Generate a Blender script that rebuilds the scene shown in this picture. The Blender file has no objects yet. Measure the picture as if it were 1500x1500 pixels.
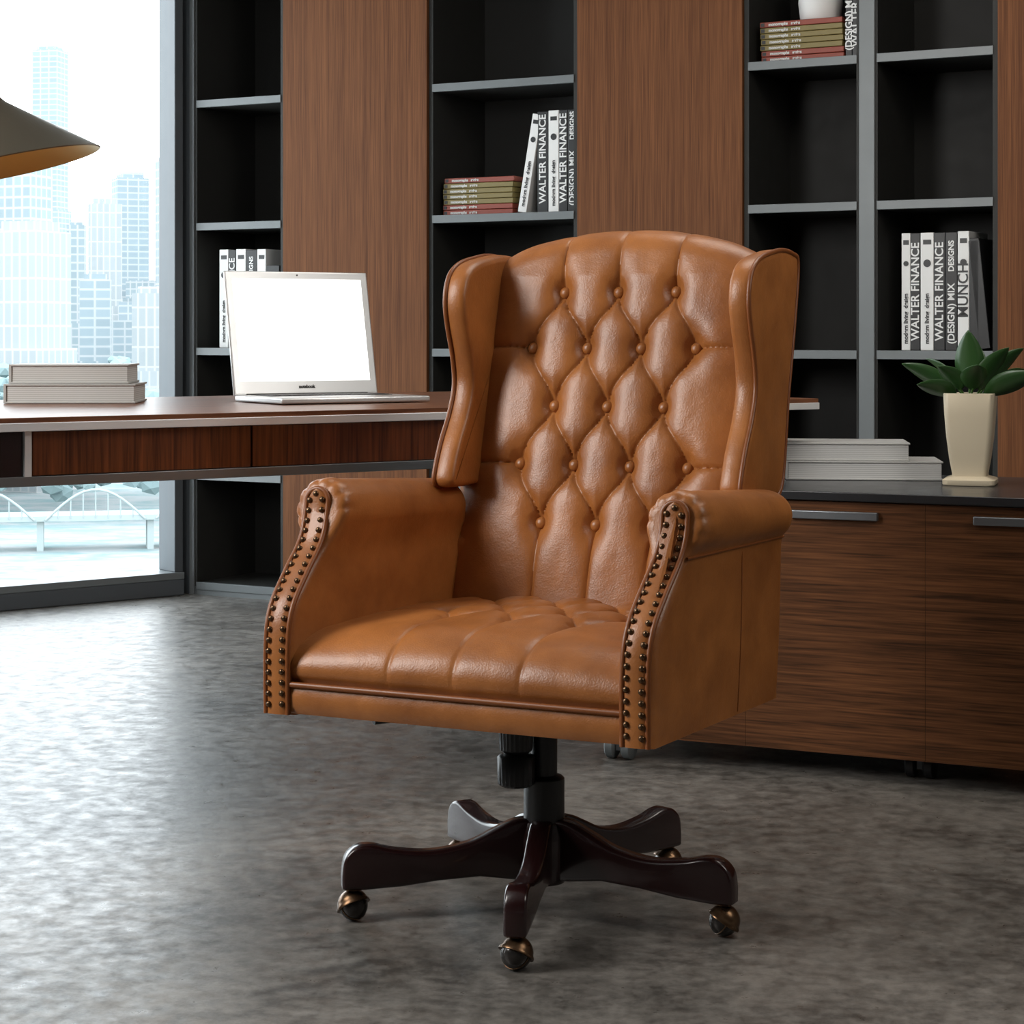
import bpy, bmesh, math, random
import numpy as np
from mathutils import Vector, Matrix
random.seed(4)
S = bpy.context.scene
col = S.collection

# ---------------------------------------------------------------- materials
def newmat(name):
    m = bpy.data.materials.new(name); m.use_nodes = True
    nt = m.node_tree
    b = nt.nodes.get('Principled BSDF')
    return m, nt, b
def pbr(name, c, rough=0.5, metal=0.0, coat=0.0, emis=None, es=0.0, spec=0.5, noise=0.0, nscale=20):
    m, nt, b = newmat(name)
    b.inputs['Base Color'].default_value = (*c, 1)
    b.inputs['Roughness'].default_value = rough
    b.inputs['Metallic'].default_value = metal
    b.inputs['Coat Weight'].default_value = coat
    b.inputs['Specular IOR Level'].default_value = spec
    if emis:
        b.inputs['Emission Color'].default_value = (*emis, 1)
        b.inputs['Emission Strength'].default_value = es
    tc = nt.nodes.new('ShaderNodeTexCoord'); n = nt.nodes.new('ShaderNodeTexNoise')
    n.inputs['Scale'].default_value = nscale; n.inputs['Detail'].default_value = 4
    nt.links.new(tc.outputs['Object'], n.inputs['Vector'])
    r = nt.nodes.new('ShaderNodeMapRange')
    r.inputs['To Min'].default_value = max(0, rough-0.05-noise); r.inputs['To Max'].default_value = min(1, rough+0.05+noise)
    nt.links.new(n.outputs['Fac'], r.inputs['Value']); nt.links.new(r.outputs['Result'], b.inputs['Roughness'])
    return m
def leather():
    m, nt, b = newmat('tan_leather')
    N = nt.nodes; L = nt.links
    tc = N.new('ShaderNodeTexCoord')
    n1 = N.new('ShaderNodeTexNoise'); n1.inputs['Scale'].default_value = 8; n1.inputs['Detail'].default_value = 8
    n1.inputs['Roughness'].default_value = 0.62
    L.new(tc.outputs['Object'], n1.inputs['Vector'])
    cr = N.new('ShaderNodeValToRGB')
    cr.color_ramp.elements[0].position = 0.3; cr.color_ramp.elements[0].color = (0.240, 0.078, 0.017, 1)
    cr.color_ramp.elements[1].position = 0.72; cr.color_ramp.elements[1].color = (0.420, 0.152, 0.037, 1)
    L.new(n1.outputs['Fac'], cr.inputs['Fac']); L.new(cr.outputs['Color'], b.inputs['Base Color'])
    v = N.new('ShaderNodeTexVoronoi'); v.inputs['Scale'].default_value = 330
    L.new(tc.outputs['Object'], v.inputs['Vector'])
    n2 = N.new('ShaderNodeTexNoise'); n2.inputs['Scale'].default_value = 24; n2.inputs['Detail'].default_value = 7
    L.new(tc.outputs['Object'], n2.inputs['Vector'])
    b1 = N.new('ShaderNodeBump'); b1.inputs['Strength'].default_value = 0.18; b1.inputs['Distance'].default_value = 0.001
    L.new(v.outputs['Distance'], b1.inputs['Height'])
    b2 = N.new('ShaderNodeBump'); b2.inputs['Strength'].default_value = 0.28; b2.inputs['Distance'].default_value = 0.005
    L.new(n2.outputs['Fac'], b2.inputs['Height']); L.new(b1.outputs['Normal'], b2.inputs['Normal'])
    L.new(b2.outputs['Normal'], b.inputs['Normal'])
    b.inputs['Roughness'].default_value = 0.38
    b.inputs['Specular IOR Level'].default_value = 0.52
    return m
def wood(name, dark, light, scale=(30, 30, 1.2), rough=0.4, coat=0.0, dist=1.5, spec=0.35, lo=0.36, hi=0.64):
    m, nt, b = newmat(name)
    N = nt.nodes; L = nt.links
    tc = N.new('ShaderNodeTexCoord'); mp = N.new('ShaderNodeMapping')
    mp.inputs['Scale'].default_value = scale
    L.new(tc.outputs['Object'], mp.inputs['Vector'])
    n = N.new('ShaderNodeTexNoise'); n.inputs['Scale'].default_value = 1.0; n.inputs['Detail'].default_value = 8
    n.inputs['Roughness'].default_value = 0.62; n.inputs['Distortion'].default_value = dist
    L.new(mp.outputs['Vector'], n.inputs['Vector'])
    mp2 = N.new('ShaderNodeMapping'); mp2.inputs['Scale'].default_value = tuple(s*6 for s in scale)
    L.new(tc.outputs['Object'], mp2.inputs['Vector'])
    n2 = N.new('ShaderNodeTexNoise'); n2.inputs['Scale'].default_value = 1.0; n2.inputs['Detail'].default_value = 3
    L.new(mp2.outputs['Vector'], n2.inputs['Vector'])
    mx = N.new('ShaderNodeMath'); mx.operation = 'MULTIPLY_ADD'; mx.inputs[1].default_value = 0.5
    ad = N.new('ShaderNodeMath'); ad.operation = 'MULTIPLY'; ad.inputs[1].default_value = 0.5
    L.new(n.outputs['Fac'], ad.inputs[0])
    L.new(n2.outputs['Fac'], mx.inputs[0]); L.new(ad.outputs[0], mx.inputs[2])
    cr = N.new('ShaderNodeValToRGB')
    cr.color_ramp.elements[0].position = lo; cr.color_ramp.elements[0].color = (*dark, 1)
    cr.color_ramp.elements[1].position = hi; cr.color_ramp.elements[1].color = (*light, 1)
    L.new(mx.outputs[0], cr.inputs['Fac']); L.new(cr.outputs['Color'], b.inputs['Base Color'])
    b.inputs['Roughness'].default_value = rough; b.inputs['Coat Weight'].default_value = coat
    b.inputs['Specular IOR Level'].default_value = spec
    b.inputs['Coat Roughness'].default_value = 0.15
    return m
def concrete():
    m, nt, b = newmat('polished_concrete')
    N = nt.nodes; L = nt.links
    tc = N.new('ShaderNodeTexCoord')
    mp = N.new('ShaderNodeMapping'); mp.inputs['Rotation'].default_value = (0, 0, 0.3)
    L.new(tc.outputs['Object'], mp.inputs['Vector'])
    n = N.new('ShaderNodeTexNoise'); n.inputs['Scale'].default_value = 3.2; n.inputs['Detail'].default_value = 15
    n.inputs['Roughness'].default_value = 0.82; n.inputs['Distortion'].default_value = 0.1
    L.new(mp.outputs['Vector'], n.inputs['Vector'])
    nb = N.new('ShaderNodeTexNoise'); nb.inputs['Scale'].default_value = 26; nb.inputs['Detail'].default_value = 8
    nb.inputs['Roughness'].default_value = 0.7
    L.new(mp.outputs['Vector'], nb.inputs['Vector'])
    mixf = N.new('ShaderNodeMix'); mixf.data_type = 'FLOAT'; mixf.inputs[0].default_value = 0.42
    L.new(n.outputs['Fac'], mixf.inputs[2]); L.new(nb.outputs['Fac'], mixf.inputs[3])
    cr = N.new('ShaderNodeValToRGB')
    cr.color_ramp.elements[0].position = 0.42; cr.color_ramp.elements[0].color = (0.052, 0.047, 0.041, 1)
    cr.color_ramp.elements[1].position = 0.58; cr.color_ramp.elements[1].color = (0.195, 0.180, 0.162, 1)
    L.new(mixf.outputs[0], cr.inputs['Fac']); L.new(cr.outputs['Color'], b.inputs['Base Color'])
    r = N.new('ShaderNodeMapRange'); r.inputs['From Min'].default_value = 0.35; r.inputs['From Max'].default_value = 0.65
    r.inputs['To Min'].default_value = 0.27; r.inputs['To Max'].default_value = 0.5
    n3 = N.new('ShaderNodeTexNoise'); n3.inputs['Scale'].default_value = 20; n3.inputs['Detail'].default_value = 10
    n3.inputs['Roughness'].default_value = 0.7
    L.new(mp.outputs['Vector'], n3.inputs['Vector'])
    L.new(n3.outputs['Fac'], r.inputs['Value']); L.new(r.outputs['Result'], b.inputs['Roughness'])
    b.inputs['Specular IOR Level'].default_value = 0.75
    bp = N.new('ShaderNodeBump'); bp.inputs['Strength'].default_value = 0.30; bp.inputs['Distance'].default_value = 0.003
    L.new(n3.outputs['Fac'], bp.inputs['Height']); L.new(bp.outputs['Normal'], b.inputs['Normal'])
    return m
def facade(name, c1, c2, sx=0.5, sz=0.5):
    m, nt, b = newmat(name)
    N = nt.nodes; L = nt.links
    tc = N.new('ShaderNodeTexCoord')
    sep = N.new('ShaderNodeSeparateXYZ'); L.new(tc.outputs['Object'], sep.inputs[0])
    add = N.new('ShaderNodeMath'); add.operation = 'ADD'; L.new(sep.outputs[0], add.inputs[0]); L.new(sep.outputs[1], add.inputs[1])
    cmb = N.new('ShaderNodeCombineXYZ'); L.new(add.outputs[0], cmb.inputs[0]); L.new(sep.outputs[2], cmb.inputs[1])
    br = N.new('ShaderNodeTexBrick'); br.offset = 0.0
    br.inputs['Scale'].default_value = 1.0; br.inputs['Brick Width'].default_value = sx; br.inputs['Row Height'].default_value = sz
    br.inputs['Mortar Size'].default_value = 0.16*min(sx, sz); br.inputs['Mortar Smooth'].default_value = 0.6
    br.inputs['Color1'].default_value = (*c2, 1); br.inputs['Color2'].default_value = (*[x*0.9 for x in c2], 1)
    br.inputs['Mortar'].default_value = (*c1, 1)
    L.new(cmb.outputs[0], br.inputs['Vector']); L.new(br.outputs['Color'], b.inputs['Base Color'])
    b.inputs['Roughness'].default_value = 0.9
    return m

M_leather = leather()
M_pipe = pbr('leather_piping', (0.21, 0.062, 0.013), 0.4)
M_bronze = pbr('antique_bronze', (0.13, 0.075, 0.04), 0.3, 0.9, noise=0.08, nscale=60)
M_mahog = pbr('dark_mahogany', (0.018, 0.005, 0.005), 0.25, 0, 0.3)
M_black = pbr('black_plastic', (0.010, 0.010, 0.011), 0.35)
M_ball = pbr('caster_ball', (0.05, 0.045, 0.042), 0.18, 0.6)
M_walnut = wood('walnut_panel', (0.085, 0.030, 0.011), (0.205, 0.080, 0.030), (70, 70, 0.9), 0.55, spec=0.15, dist=0.8)
M_cred = wood('smoked_oak', (0.042, 0.017, 0.007), (0.180, 0.070, 0.026), (1.2, 40, 40), 0.55, dist=2.0, spec=0.15)
M_sapele = wood('sapele_drawer', (0.06, 0.013, 0.004), (0.25, 0.070, 0.020), (30, 30, 1.0), 0.3, 0.2)
M_top = wood('desk_top_wood', (0.085, 0.028, 0.012), (0.22, 0.085, 0.036), (1.5, 24, 24), 0.36, 0.1)
M_alu = pbr('brushed_aluminium', (0.80, 0.81, 0.83), 0.4, 0.35)
M_handle = pbr('handle_steel', (0.22, 0.24, 0.26), 0.35, 0.8)
M_greyedge = pbr('grey_shelf_edge', (0.15, 0.165, 0.17), 0.4, 0.1)
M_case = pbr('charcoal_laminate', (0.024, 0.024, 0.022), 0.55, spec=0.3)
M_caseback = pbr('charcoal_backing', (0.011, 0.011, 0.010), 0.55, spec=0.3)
M_stone = pbr('dark_glass_top', (0.022, 0.024, 0.027), 0.25)
M_lapt = pbr('laptop_aluminium', (0.62, 0.63, 0.64), 0.3, 0.6)
M_screen = pbr('screen_white', (0.9, 0.9, 0.9), 0.3, emis=(1, 1, 1), es=0.9)
M_keys = pbr('keyboard_black', (0.02, 0.02, 0.02), 0.5)
M_brass = pbr('brushed_brass', (0.23, 0.19, 0.135), 0.30, 1.0)
M_brassin = pbr('shade_inner_gold', (0.55, 0.36, 0.12), 0.4, 0.7)
M_white = pbr('white_paint', (0.78, 0.78, 0.77), 0.5)
M_wall = pbr('wall_paint', (0.26, 0.25, 0.24), 0.8)
M_ceil = pbr('ceiling_paint', (0.45, 0.45, 0.45), 0.9)
M_frame = pbr('window_frame_grey', (0.085, 0.095, 0.105), 0.4, 0.2)
M_bookw = pbr('book_white', (0.78, 0.78, 0.77), 0.5)
M_bookk = pbr('book_black', (0.012, 0.012, 0.013), 0.4)
M_booko = pbr('book_olive', (0.20, 0.155, 0.05), 0.5)
M_bookr = pbr('book_red', (0.25, 0.05, 0.03), 0.5)
M_bookg = pbr('book_grey', (0.42, 0.42, 0.41), 0.5)
M_page = pbr('book_pages', (0.62, 0.62, 0.61), 0.8)
M_pot = pbr('ceramic_cream', (0.60, 0.52, 0.38), 0.45)
M_soil = pbr('soil', (0.03, 0.02, 0.012), 0.9)
M_leaf = pbr('leaf_green', (0.026, 0.075, 0.018), 0.35)
M_leaf2 = pbr('leaf_stalk', (0.07, 0.16, 0.03), 0.45)
M_floor = concrete()

# ---------------------------------------------------------------- helpers
def empty(name, loc=(0, 0, 0), rz=0.0, parent=None):
    e = bpy.data.objects.new(name, None); col.objects.link(e)
    e.location = loc; e.rotation_euler = (0, 0, math.radians(rz)); e.empty_display_size = 0.1
    if parent: e.parent = parent
    return e
def mesh_obj(name, verts, faces, mat, parent=None, smooth=True, angle=40):
    me = bpy.data.meshes.new(name); me.from_pydata([tuple(v) for v in verts], [], faces); me.update()
    bm = bmesh.new(); bm.from_mesh(me); bmesh.ops.recalc_face_normals(bm, faces=bm.faces); bm.to_mesh(me); bm.free()
    if smooth:
        me.polygons.foreach_set('use_smooth', [True]*len(me.polygons)); me.set_sharp_from_angle(angle=math.radians(angle))
    me.materials.append(mat)
    o = bpy.data.objects.new(name, me); col.objects.link(o)
    if parent: o.parent = parent
    return o
def box(name, x0, x1, y0, y1, z0, z1, mat, parent=None, bev=0.0, rot=None, origin=None):
    v = [(x, y, z) for x in (x0, x1) for y in (y0, y1) for z in (z0, z1)]
    f = [(0, 1, 3, 2), (4, 6, 7, 5), (0, 4, 5, 1), (2, 3, 7, 6), (0, 2, 6, 4), (1, 5, 7, 3)]
    o = mesh_obj(name, v, f, mat, parent, smooth=bev > 0, angle=60)
    if bev > 0:
        md = o.modifiers.new('bevel', 'BEVEL'); md.width = bev; md.segments = 3; md.limit_method = 'ANGLE'
    return o
def tube(name, pts, r, mat, parent=None, cyclic=False):
    cu = bpy.data.curves.new(name, 'CURVE'); cu.dimensions = '3D'; cu.bevel_depth = r; cu.bevel_resolution = 3
    sp = cu.splines.new('POLY'); sp.points.add(len(pts)-1)
    for p, q in zip(sp.points, pts): p.co = (*q, 1)
    sp.use_cyclic_u = cyclic; sp.use_smooth = True; cu.use_fill_caps = True
    cu.materials.append(mat)
    o = bpy.data.objects.new(name, cu); col.objects.link(o)
    if parent: o.parent = parent
    return o
def lathe(name, prof, mat, parent=None, n=40, loc=(0, 0, 0), mtx=None, angle=40):
    v = []; f = []
    for r, z in prof:
        for k in range(n):
            a = 2*math.pi*k/n; v.append(Vector((r*math.cos(a), r*math.sin(a), z)))
    m = len(prof)
    for i in range(m-1):
        for k in range(n):
            f.append((i*n+k, i*n+(k+1) % n, (i+1)*n+(k+1) % n, (i+1)*n+k))
    if prof[0][0] > 1e-6: f.append(tuple(range(n)))
    if prof[-1][0] > 1e-6: f.append(tuple((m-1)*n+k for k in range(n)))
    M = Matrix.Translation(loc) @ (mtx if mtx else Matrix.Identity(4))
    v = [M @ p for p in v]
    return mesh_obj(name, v, f, mat, parent, angle=angle)
def blobs(name, items, mat, parent=None, seg=12, ring=8):
    bm = bmesh.new()
    for M in items: bmesh.ops.create_uvsphere(bm, u_segments=seg, v_segments=ring, radius=1.0, matrix=M)
    me = bpy.data.meshes.new(name); bm.to_mesh(me); bm.free()
    me.polygons.foreach_set('use_smooth', [True]*len(me.polygons)); me.materials.append(mat)
    o = bpy.data.objects.new(name, me); col.objects.link(o)
    if parent: o.parent = parent
    return o
def catmull(pts, n=8, closed=False):
    P = [Vector(p) for p in pts]; out = []
    m = len(P)
    for i in range(m if closed else m-1):
        p1 = P[i]; p2 = P[(i+1) % m]
        p0 = P[i-1] if (closed or i > 0) else p1*2-p2
        p3 = P[(i+2) % m] if (closed or i+2 < m) else p2*2-p1
        for k in range(n):
            t = k/n
            out.append(0.5*((2*p1)+(p2-p0)*t+(2*p0-5*p1+4*p2-p3)*t*t+(3*p1-p0-3*p2+p3)*t**3))
    if not closed: out.append(P[-1])
    return out
def inset2d(P, d):
    n = len(P); A = 0
    dd = d if isinstance(d, list) else [d]*n
    for i in range(n):
        a = P[i]; b = P[(i+1) % n]; A += a[0]*b[1]-b[0]*a[1]
    sgn = 1 if A > 0 else -1
    out = []
    for i in range(n):
        t = (Vector(P[(i+1) % n][:2])-Vector(P[i-1][:2]))
        if t.length < 1e-9: out.append(Vector(P[i][:2])); continue
        t.normalize(); nn = Vector((-t.y, t.x))*sgn
        out.append(Vector(P[i][:2])+nn*dd[i])
    return out
def loft(name, rings, mat, parent, cap=True, angle=45):
    n = len(rings[0]); v = [p for r in rings for p in r]; f = []
    for i in range(len(rings)-1):
        for k in range(n):
            f.append((i*n+k, i*n+(k+1) % n, (i+1)*n+(k+1) % n, (i+1)*n+k))
    if cap:
        f.append(tuple(range(n))); f.append(tuple((len(rings)-1)*n+k for k in range(n)))
    return mesh_obj(name, v, f, mat, parent, angle=angle)
def sstep(a, b, x):
    t = max(0.0, min(1.0, (x-a)/(b-a))); return t*t*(3-2*t)

# ---------------------------------------------------------------- camera  (f = 3000 px of 1500)
HC = 0.96
cd = bpy.data.cameras.new('camera'); cam = bpy.data.objects.new('camera', cd); col.objects.link(cam)
cam.location = (0, 0, HC); cam.rotation_euler = (math.radians(90), 0, 0)
cd.sensor_width = 36; cd.lens = 72; cd.shift_y = -(750-490)/1500.0
cd.clip_end = 2000
S.camera = cam

# ---------------------------------------------------------------- room
ROT = -29.0
c29, s29 = math.cos(math.radians(29)), math.sin(math.radians(29))
def bc(t, y=0): return (-1.19+t*c29+y*s29, 7.58-t*s29+y*c29)
W0 = Vector(bc(-0.09, 0.0)); wd = Vector((-0.782, -0.623)).normalized()
W1 = W0+wd*6.3
RB = bc(6.0, 0.42); RC = bc(-0.09, 0.42)
poly = [RC, tuple(W0), tuple(W1), (W1.x, -2.6), (RB[0], -2.6), RB]
def slab(name, z0, z1, mat):
    n = len(poly); v = [(x, y, z0) for x, y in poly]+[(x, y, z1) for x, y in poly]
    f = [tuple(range(n)), tuple(range(n, 2*n))]+[(i, (i+1) % n, n+(i+1) % n, n+i) for i in range(n)]
    return mesh_obj(name, v, f, mat, None, smooth=False)
slab('floor', -0.2, 0.0, M_floor)
slab('ceiling', 2.8, 2.95, M_ceil)
def wallseg(name, a, b, th=0.12, mat=M_wall, z0=0.0, z1=2.8):
    a = Vector(a); b = Vector(b); d = (b-a).normalized(); nrm = Vector((d.y, -d.x))*th
    v = [(p.x, p.y, z) for z in (z0, z1) for p in (a, b, b+nrm, a+nrm)]
    f = [(0, 1, 2, 3), (4, 5, 6, 7), (0, 1, 5, 4), (1, 2, 6, 5), (2, 3, 7, 6), (3, 0, 4, 7)]
    return mesh_obj(name, v, f, mat, None, smooth=False)
wallseg('wall_back', RB, RC)
wallseg('wall_left', (W1.x, -2.6), tuple(W1), th=-0.12)
wallseg('wall_front', (RB[0], -2.6), (W1.x, -2.6), th=-0.12)
wallseg('wall_right', RB, (RB[0], -2.6), th=-0.12)
# window wall
win = empty('window_1', (W0.x, W0.y, 0), math.degrees(math.atan2(wd.y, wd.x)))
L = 6.3
box('sill', 0, L, -0.03, 0.10, 0.0, 0.06, M_frame, win, 0.004)
box('sill_cap', 0, L, -0.03, 0.10, 0.06, 0.085, M_greyedge, win, 0.002)
box('sill_track', 0, L, -0.06, -0.03, 0.0, 0.02, M_greyedge, win)
box('head', 0, L, -0.03, 0.10, 2.62, 2.8, M_frame, win)
for i, x in enumerate((0.0, 2.6, 4.4, 6.24)):
    box('mullion_%d' % i, x, x+(0.035 if i == 0 else 0.06), -0.03, 0.09, 0.085, 2.62, M_frame, win, 0.003)
mg, nt, b = newmat('window_glass'); nt.nodes.remove(b)
out = nt.nodes['Material Output']; tr = nt.nodes.new('ShaderNodeBsdfTransparent'); gl = nt.nodes.new('ShaderNodeBsdfGlossy')
gl.inputs['Roughness'].default_value = 0.02; tr.inputs['Color'].default_value = (0.96, 0.99, 1.0, 1)
mxs = nt.nodes.new('ShaderNodeMixShader'); mxs.inputs[0].default_value = 0.04
nt.links.new(tr.outputs[0], mxs.inputs[1]); nt.links.new(gl.outputs[0], mxs.inputs[2]); nt.links.new(mxs.outputs[0], out.inputs[0])
box('pane', 0.03, L-0.03, 0.03, 0.04, 0.085, 2.62, mg, win)

# ---------------------------------------------------------------- bookcase
bk = empty('built_in_bookcase', (-1.19, 7.58, 0), ROT)
H = 2.78; DP = 0.36
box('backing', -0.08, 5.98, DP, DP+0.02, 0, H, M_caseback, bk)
box('end_jamb', -0.085, 0.0, 0.0, DP, 0, H, M_frame, bk, 0.003)
comps = [(0.019, 0.419), (1.037, 1.607), (2.209, 2.590), (2.634, 3.016), (3.62, 4.19)]
woods = [(0.425, 1.031), (1.613, 2.203), (3.022, 3.614), (4.196, 5.98)]
for i, (a, b_) in enumerate(woods):
    box('wood_panel_%d' % (i+1), a, b_, -0.012, DP-0.01, 0.0, H, M_walnut, bk, 0.002)
shelves = [0.045, 0.45, 0.91, 1.37, 1.823, 2.29, 2.76]
for i, (a, b_) in enumerate(comps):
    box('side_l_%d' % i, a-0.004 if i != 3 else a-0.004, a+0.012, 0.0, DP, 0, H, M_case, bk)
    box('side_r_%d' % i, b_-0.012, b_+0.004, 0.0, DP, 0, H, M_case, bk)
    for k, z in enumerate(shelves):
        box('shelf_%d_%d' % (i, k), a+0.012, b_-0.012, 0.012, DP, z-0.024, z, M_case, bk)
        box('shelf_edge_%d_%d' % (i, k), a+0.010, b_-0.010, -0.004, 0.012, z-0.026, z+0.001, M_greyedge, bk, 0.001)
    box('plinth_%d' % i, a, b_, 0.0, 0.02, 0, 0.03, M_greyedge, bk)
box('divider', 2.588, 2.638, -0.006, DP, 0, H, M_greyedge, bk, 0.002)
box('divider_edge_l', 0.0, 0.02, -0.006, 0.02, 0, H, M_greyedge, bk)

def text(body, size, loc, rot, mat, parent):
    cu = bpy.data.curves.new('lettering', 'FONT'); cu.body = body; cu.size = size; cu.extrude = 0.0003
    cu.align_x = 'LEFT'; cu.align_y = 'CENTER'; cu.materials.append(mat)
    cu.offset = 0.0006
    o = bpy.data.objects.new('lettering', cu); col.objects.link(o); o.parent = parent
    o.location = loc; o.rotation_euler = rot
    return o
def standing_books(name, t0, z, specs, parent_rot=ROT):
    x, y = bc(t0, 0.03)
    e = empty(name, (x, y, z+0.001), ROT)
    cx = 0
    for i, (w, h, mat, tx, lean) in enumerate(specs):
        g = empty('book_%d' % (i+1), (cx, 0, 0), 0, e); g.rotation_euler = (0, math.radians(lean), 0)
        if lean: g.location = (cx, 0, w*abs(math.sin(math.radians(lean))))
        box('cover', 0, w-0.001, 0, 0.20, 0, h, mat, g, 0.002)
        ink = M_bookk if mat == M_bookw else M_bookw
        if tx:
            for (bd, sz, zz) in tx:
                text(bd, sz, (w*0.5, -0.0012, zz), (math.radians(90), math.radians(-90), 0), ink, g)
        if mat == M_bookw and w > 0.02:
            lathe('emblem', [(0.0, 0), (w*0.28, 0), (w*0.28, 0.0012), (0, 0.0012)], M_bookk, g, 16, (w*0.5, -0.0002, h*0.74), Matrix.Rotation(math.radians(90), 4, 'X'))
            box('band', w*0.2, w*0.8, -0.001, 0.0, h*0.9, h*0.94, M_bookk, g)
        cx += w
    return e
TW = [('WALTER FINANCE', 0.036, 0.03)]
TW1 = [('modern living  design', 0.018, 0.02)]
TK = [('(DESIGN) MIX', 0.03, 0.02), ('DESIGNS', 0.024, 0.24)]
TM = [('MUNCH', 0.045, 0.10)]
def t_of(px):
    u = (px-750)/3000; return (7.58*u+1.19)/(c29+s29*u)
standing_books('books_row', t_of(314), 0.91, [(0.042, 0.362, M_bookw, TW1, 0), (0.034, 0.36, M_bookk, TW, 0), (0.045, 0.362, M_bookw, TW1, 0), (0.05, 0.358, M_bookk, TK, 0), (0.04, 0.36, M_bookw, TM, 0), (0.06, 0.30, M_bookk, None, 0)])
standing_books('books_row', t_of(752), 1.37, [(0.034, 0.335, M_bookw, TW1, 10)])
standing_books('books_row', t_of(781), 1.37, [(0.042, 0.34, M_bookk, TW, 0), (0.040, 0.342, M_bookw, TW1, 0), (0.034, 0.342, M_bookk, TW, 0), (0.034, 0.342, M_bookk, TK, 0), (0.010, 0.342, M_bookw, None, 0)])
standing_books('books_row', t_of(1316), 0.91, [(0.029, 0.36, M_bookw, TW1, 0), (0.031, 0.36, M_bookk, TW, 0), (0.042, 0.36, M_bookw, TW1, 0), (0.036, 0.36, M_bookk, TW, 0), (0.038, 0.36, M_bookk, TK, 0), (0.036, 0.362, M_bookw, TM, 0), (0.03, 0.34, M_bookk, None, 0), (0.036, 0.33, M_bookk, None, -6)])
standing_books('books_row', t_of(1234), 1.823, [(0.022, 0.35, M_bookk, TK, 0), (0.022, 0.35, M_bookk, TW, 0)])
def stack(name, tc, z, w, cols, hh):
    x, y = bc(tc, 0.03)
    e = empty(name, (x, y, z+0.001), ROT)
    for i, mt in enumerate(cols):
        o = random.uniform(-0.004, 0.004)
        box('volume_%d' % (i+1), -w/2+o, w/2+o, 0, 0.2, i*hh, (i+1)*hh-0.0015, mt, e, 0.002)
        text('monographs   series', hh*0.7, (-w/2+0.03+o, -0.0012, (i+0.45)*hh), (math.radians(90), 0, 0), M_page, e)
        box('label_%d' % i, -w/2+o+0.004, -w/2+o+0.016, -0.001, 0, i*hh+0.003, (i+1)*hh-0.005, M_bookk, e)
C7 = [M_bookr, M_bookr, M_booko, M_booko, M_booko, M_booko, M_bookr]
stack('book_stack', t_of(694), 1.37, 0.275, C7, 0.0185)
stack('book_stack', t_of(1169), 1.823, 0.275, C7, 0.0185)
vx, vy = bc(t_of(1182), 0.12)
lathe('white_vase', [(0.0, 0), (0.055, 0), (0.064, 0.01), (0.07, 0.06), (0.066, 0.12), (0.04, 0.16), (0.03, 0.18), (0.034, 0.19), (0.026, 0.185), (0.026, 0.15), (0, 0.15)], M_white, None, 40, (vx, vy, 1.824+7*0.0185))

# ---------------------------------------------------------------- desk
DA = 34.9
dk = empty('writing_desk', (-0.915, 3.66, 0), DA)
def dkw(x, y):
    a = math.radians(DA); return (-0.915+x*math.cos(a)-y*math.sin(a), 3.66+x*math.sin(a)+y*math.cos(a))
DW = 1.0; DL0 = -0.55; DL1 = 1.995
box('top_veneer', DL0, DL1, 0.004, DW-0.004, 0.800, 0.810, M_top, dk, 0.001)
box('top_core', DL0, DL1, 0.0, DW, 0.785, 0.8005, M_alu, dk, 0.001)
box('apron_box', DL0+0.02, 1.42, 0.045, DW-0.05, 0.702, 0.785, M_sapele, dk)
def dx_of(px):
    u = (px-750)/3000.0; a = math.radians(DA)
    return (u*3.66+0.915)/(math.cos(a)-u*math.sin(a))
a0 = dx_of(56); a1 = dx_of(378); a2 = dx_of(655)+0.03
box('drawer_front_1', a0, a1-0.002, 0.026, 0.046, 0.703, 0.783, M_sapele, dk, 0.001)
box('drawer_front_2', a1+0.002, a1+(a1-a0), 0.026, 0.046, 0.703, 0.783, M_sapele, dk, 0.001)
box('drawer_front_3', a1+(a1-a0)+0.004, 1.42, 0.026, 0.046, 0.703, 0.783, M_sapele, dk, 0.001)
box('metal_strip', dx_of(42), dx_of(52), 0.018, 0.047, 0.702, 0.785, M_alu, dk)
box('end_block', DL0+0.02, dx_of(41), 0.026, 0.046, 0.702, 0.785, M_mahog, dk)
box('bottom_rail', DL0, 1.45, 0.02, DW-0.03, 0.684, 0.702, M_handle, dk, 0.001)
box('leg_panel', DL0, DL0+0.05, 0.03, DW-0.03, 0.0, 0.684, M_top, dk, 0.002)
box('riser', 1.50, 1.56, 0.12, 0.50, 0.622, 0.785, M_alu, dk, 0.002)

# books on desk
def flat_books(name, loc, rz, dims, z0):
    e = empty(name, (loc[0], loc[1], z0+0.0008), rz)
    z = 0
    for i, (l, d, h, ox) in enumerate(dims):
        box('cover_bottom_%d' % i, -l/2+ox, l/2+ox, -d/2, d/2, z, z+0.004, M_bookg, e, 0.001)
        box('pages_%d' % i, -l/2+ox+0.004, l/2+ox-0.004, -d/2+0.004, d/2-0.004, z+0.004, z+h-0.004, M_page, e)
        for q in range(7):
            zz = z+0.006+q*(h-0.012)/7
            box('page_edge_%d_%d' % (i, q), -l/2+ox+0.0035, l/2+ox-0.0035, -d/2+0.0035, d/2-0.0035, zz, zz+0.0014, M_bookg, e)
        box('cover_top_%d' % i, -l/2+ox, l/2+ox, -d/2, d/2, z+h-0.004, z+h, M_bookg, e, 0.001)
        box('spine_%d' % i, -l/2+ox-0.003, -l/2+ox+0.003, -d/2, d/2, z, z+h, M_bookg, e, 0.001)
        z += h+0.0005
bx, by = dkw(0.46, 0.74)
flat_books('book_stack', (bx, by), 3, [(0.28, 0.20, 0.042, 0), (0.255, 0.18, 0.042, -0.003)], 0.81)

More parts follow.
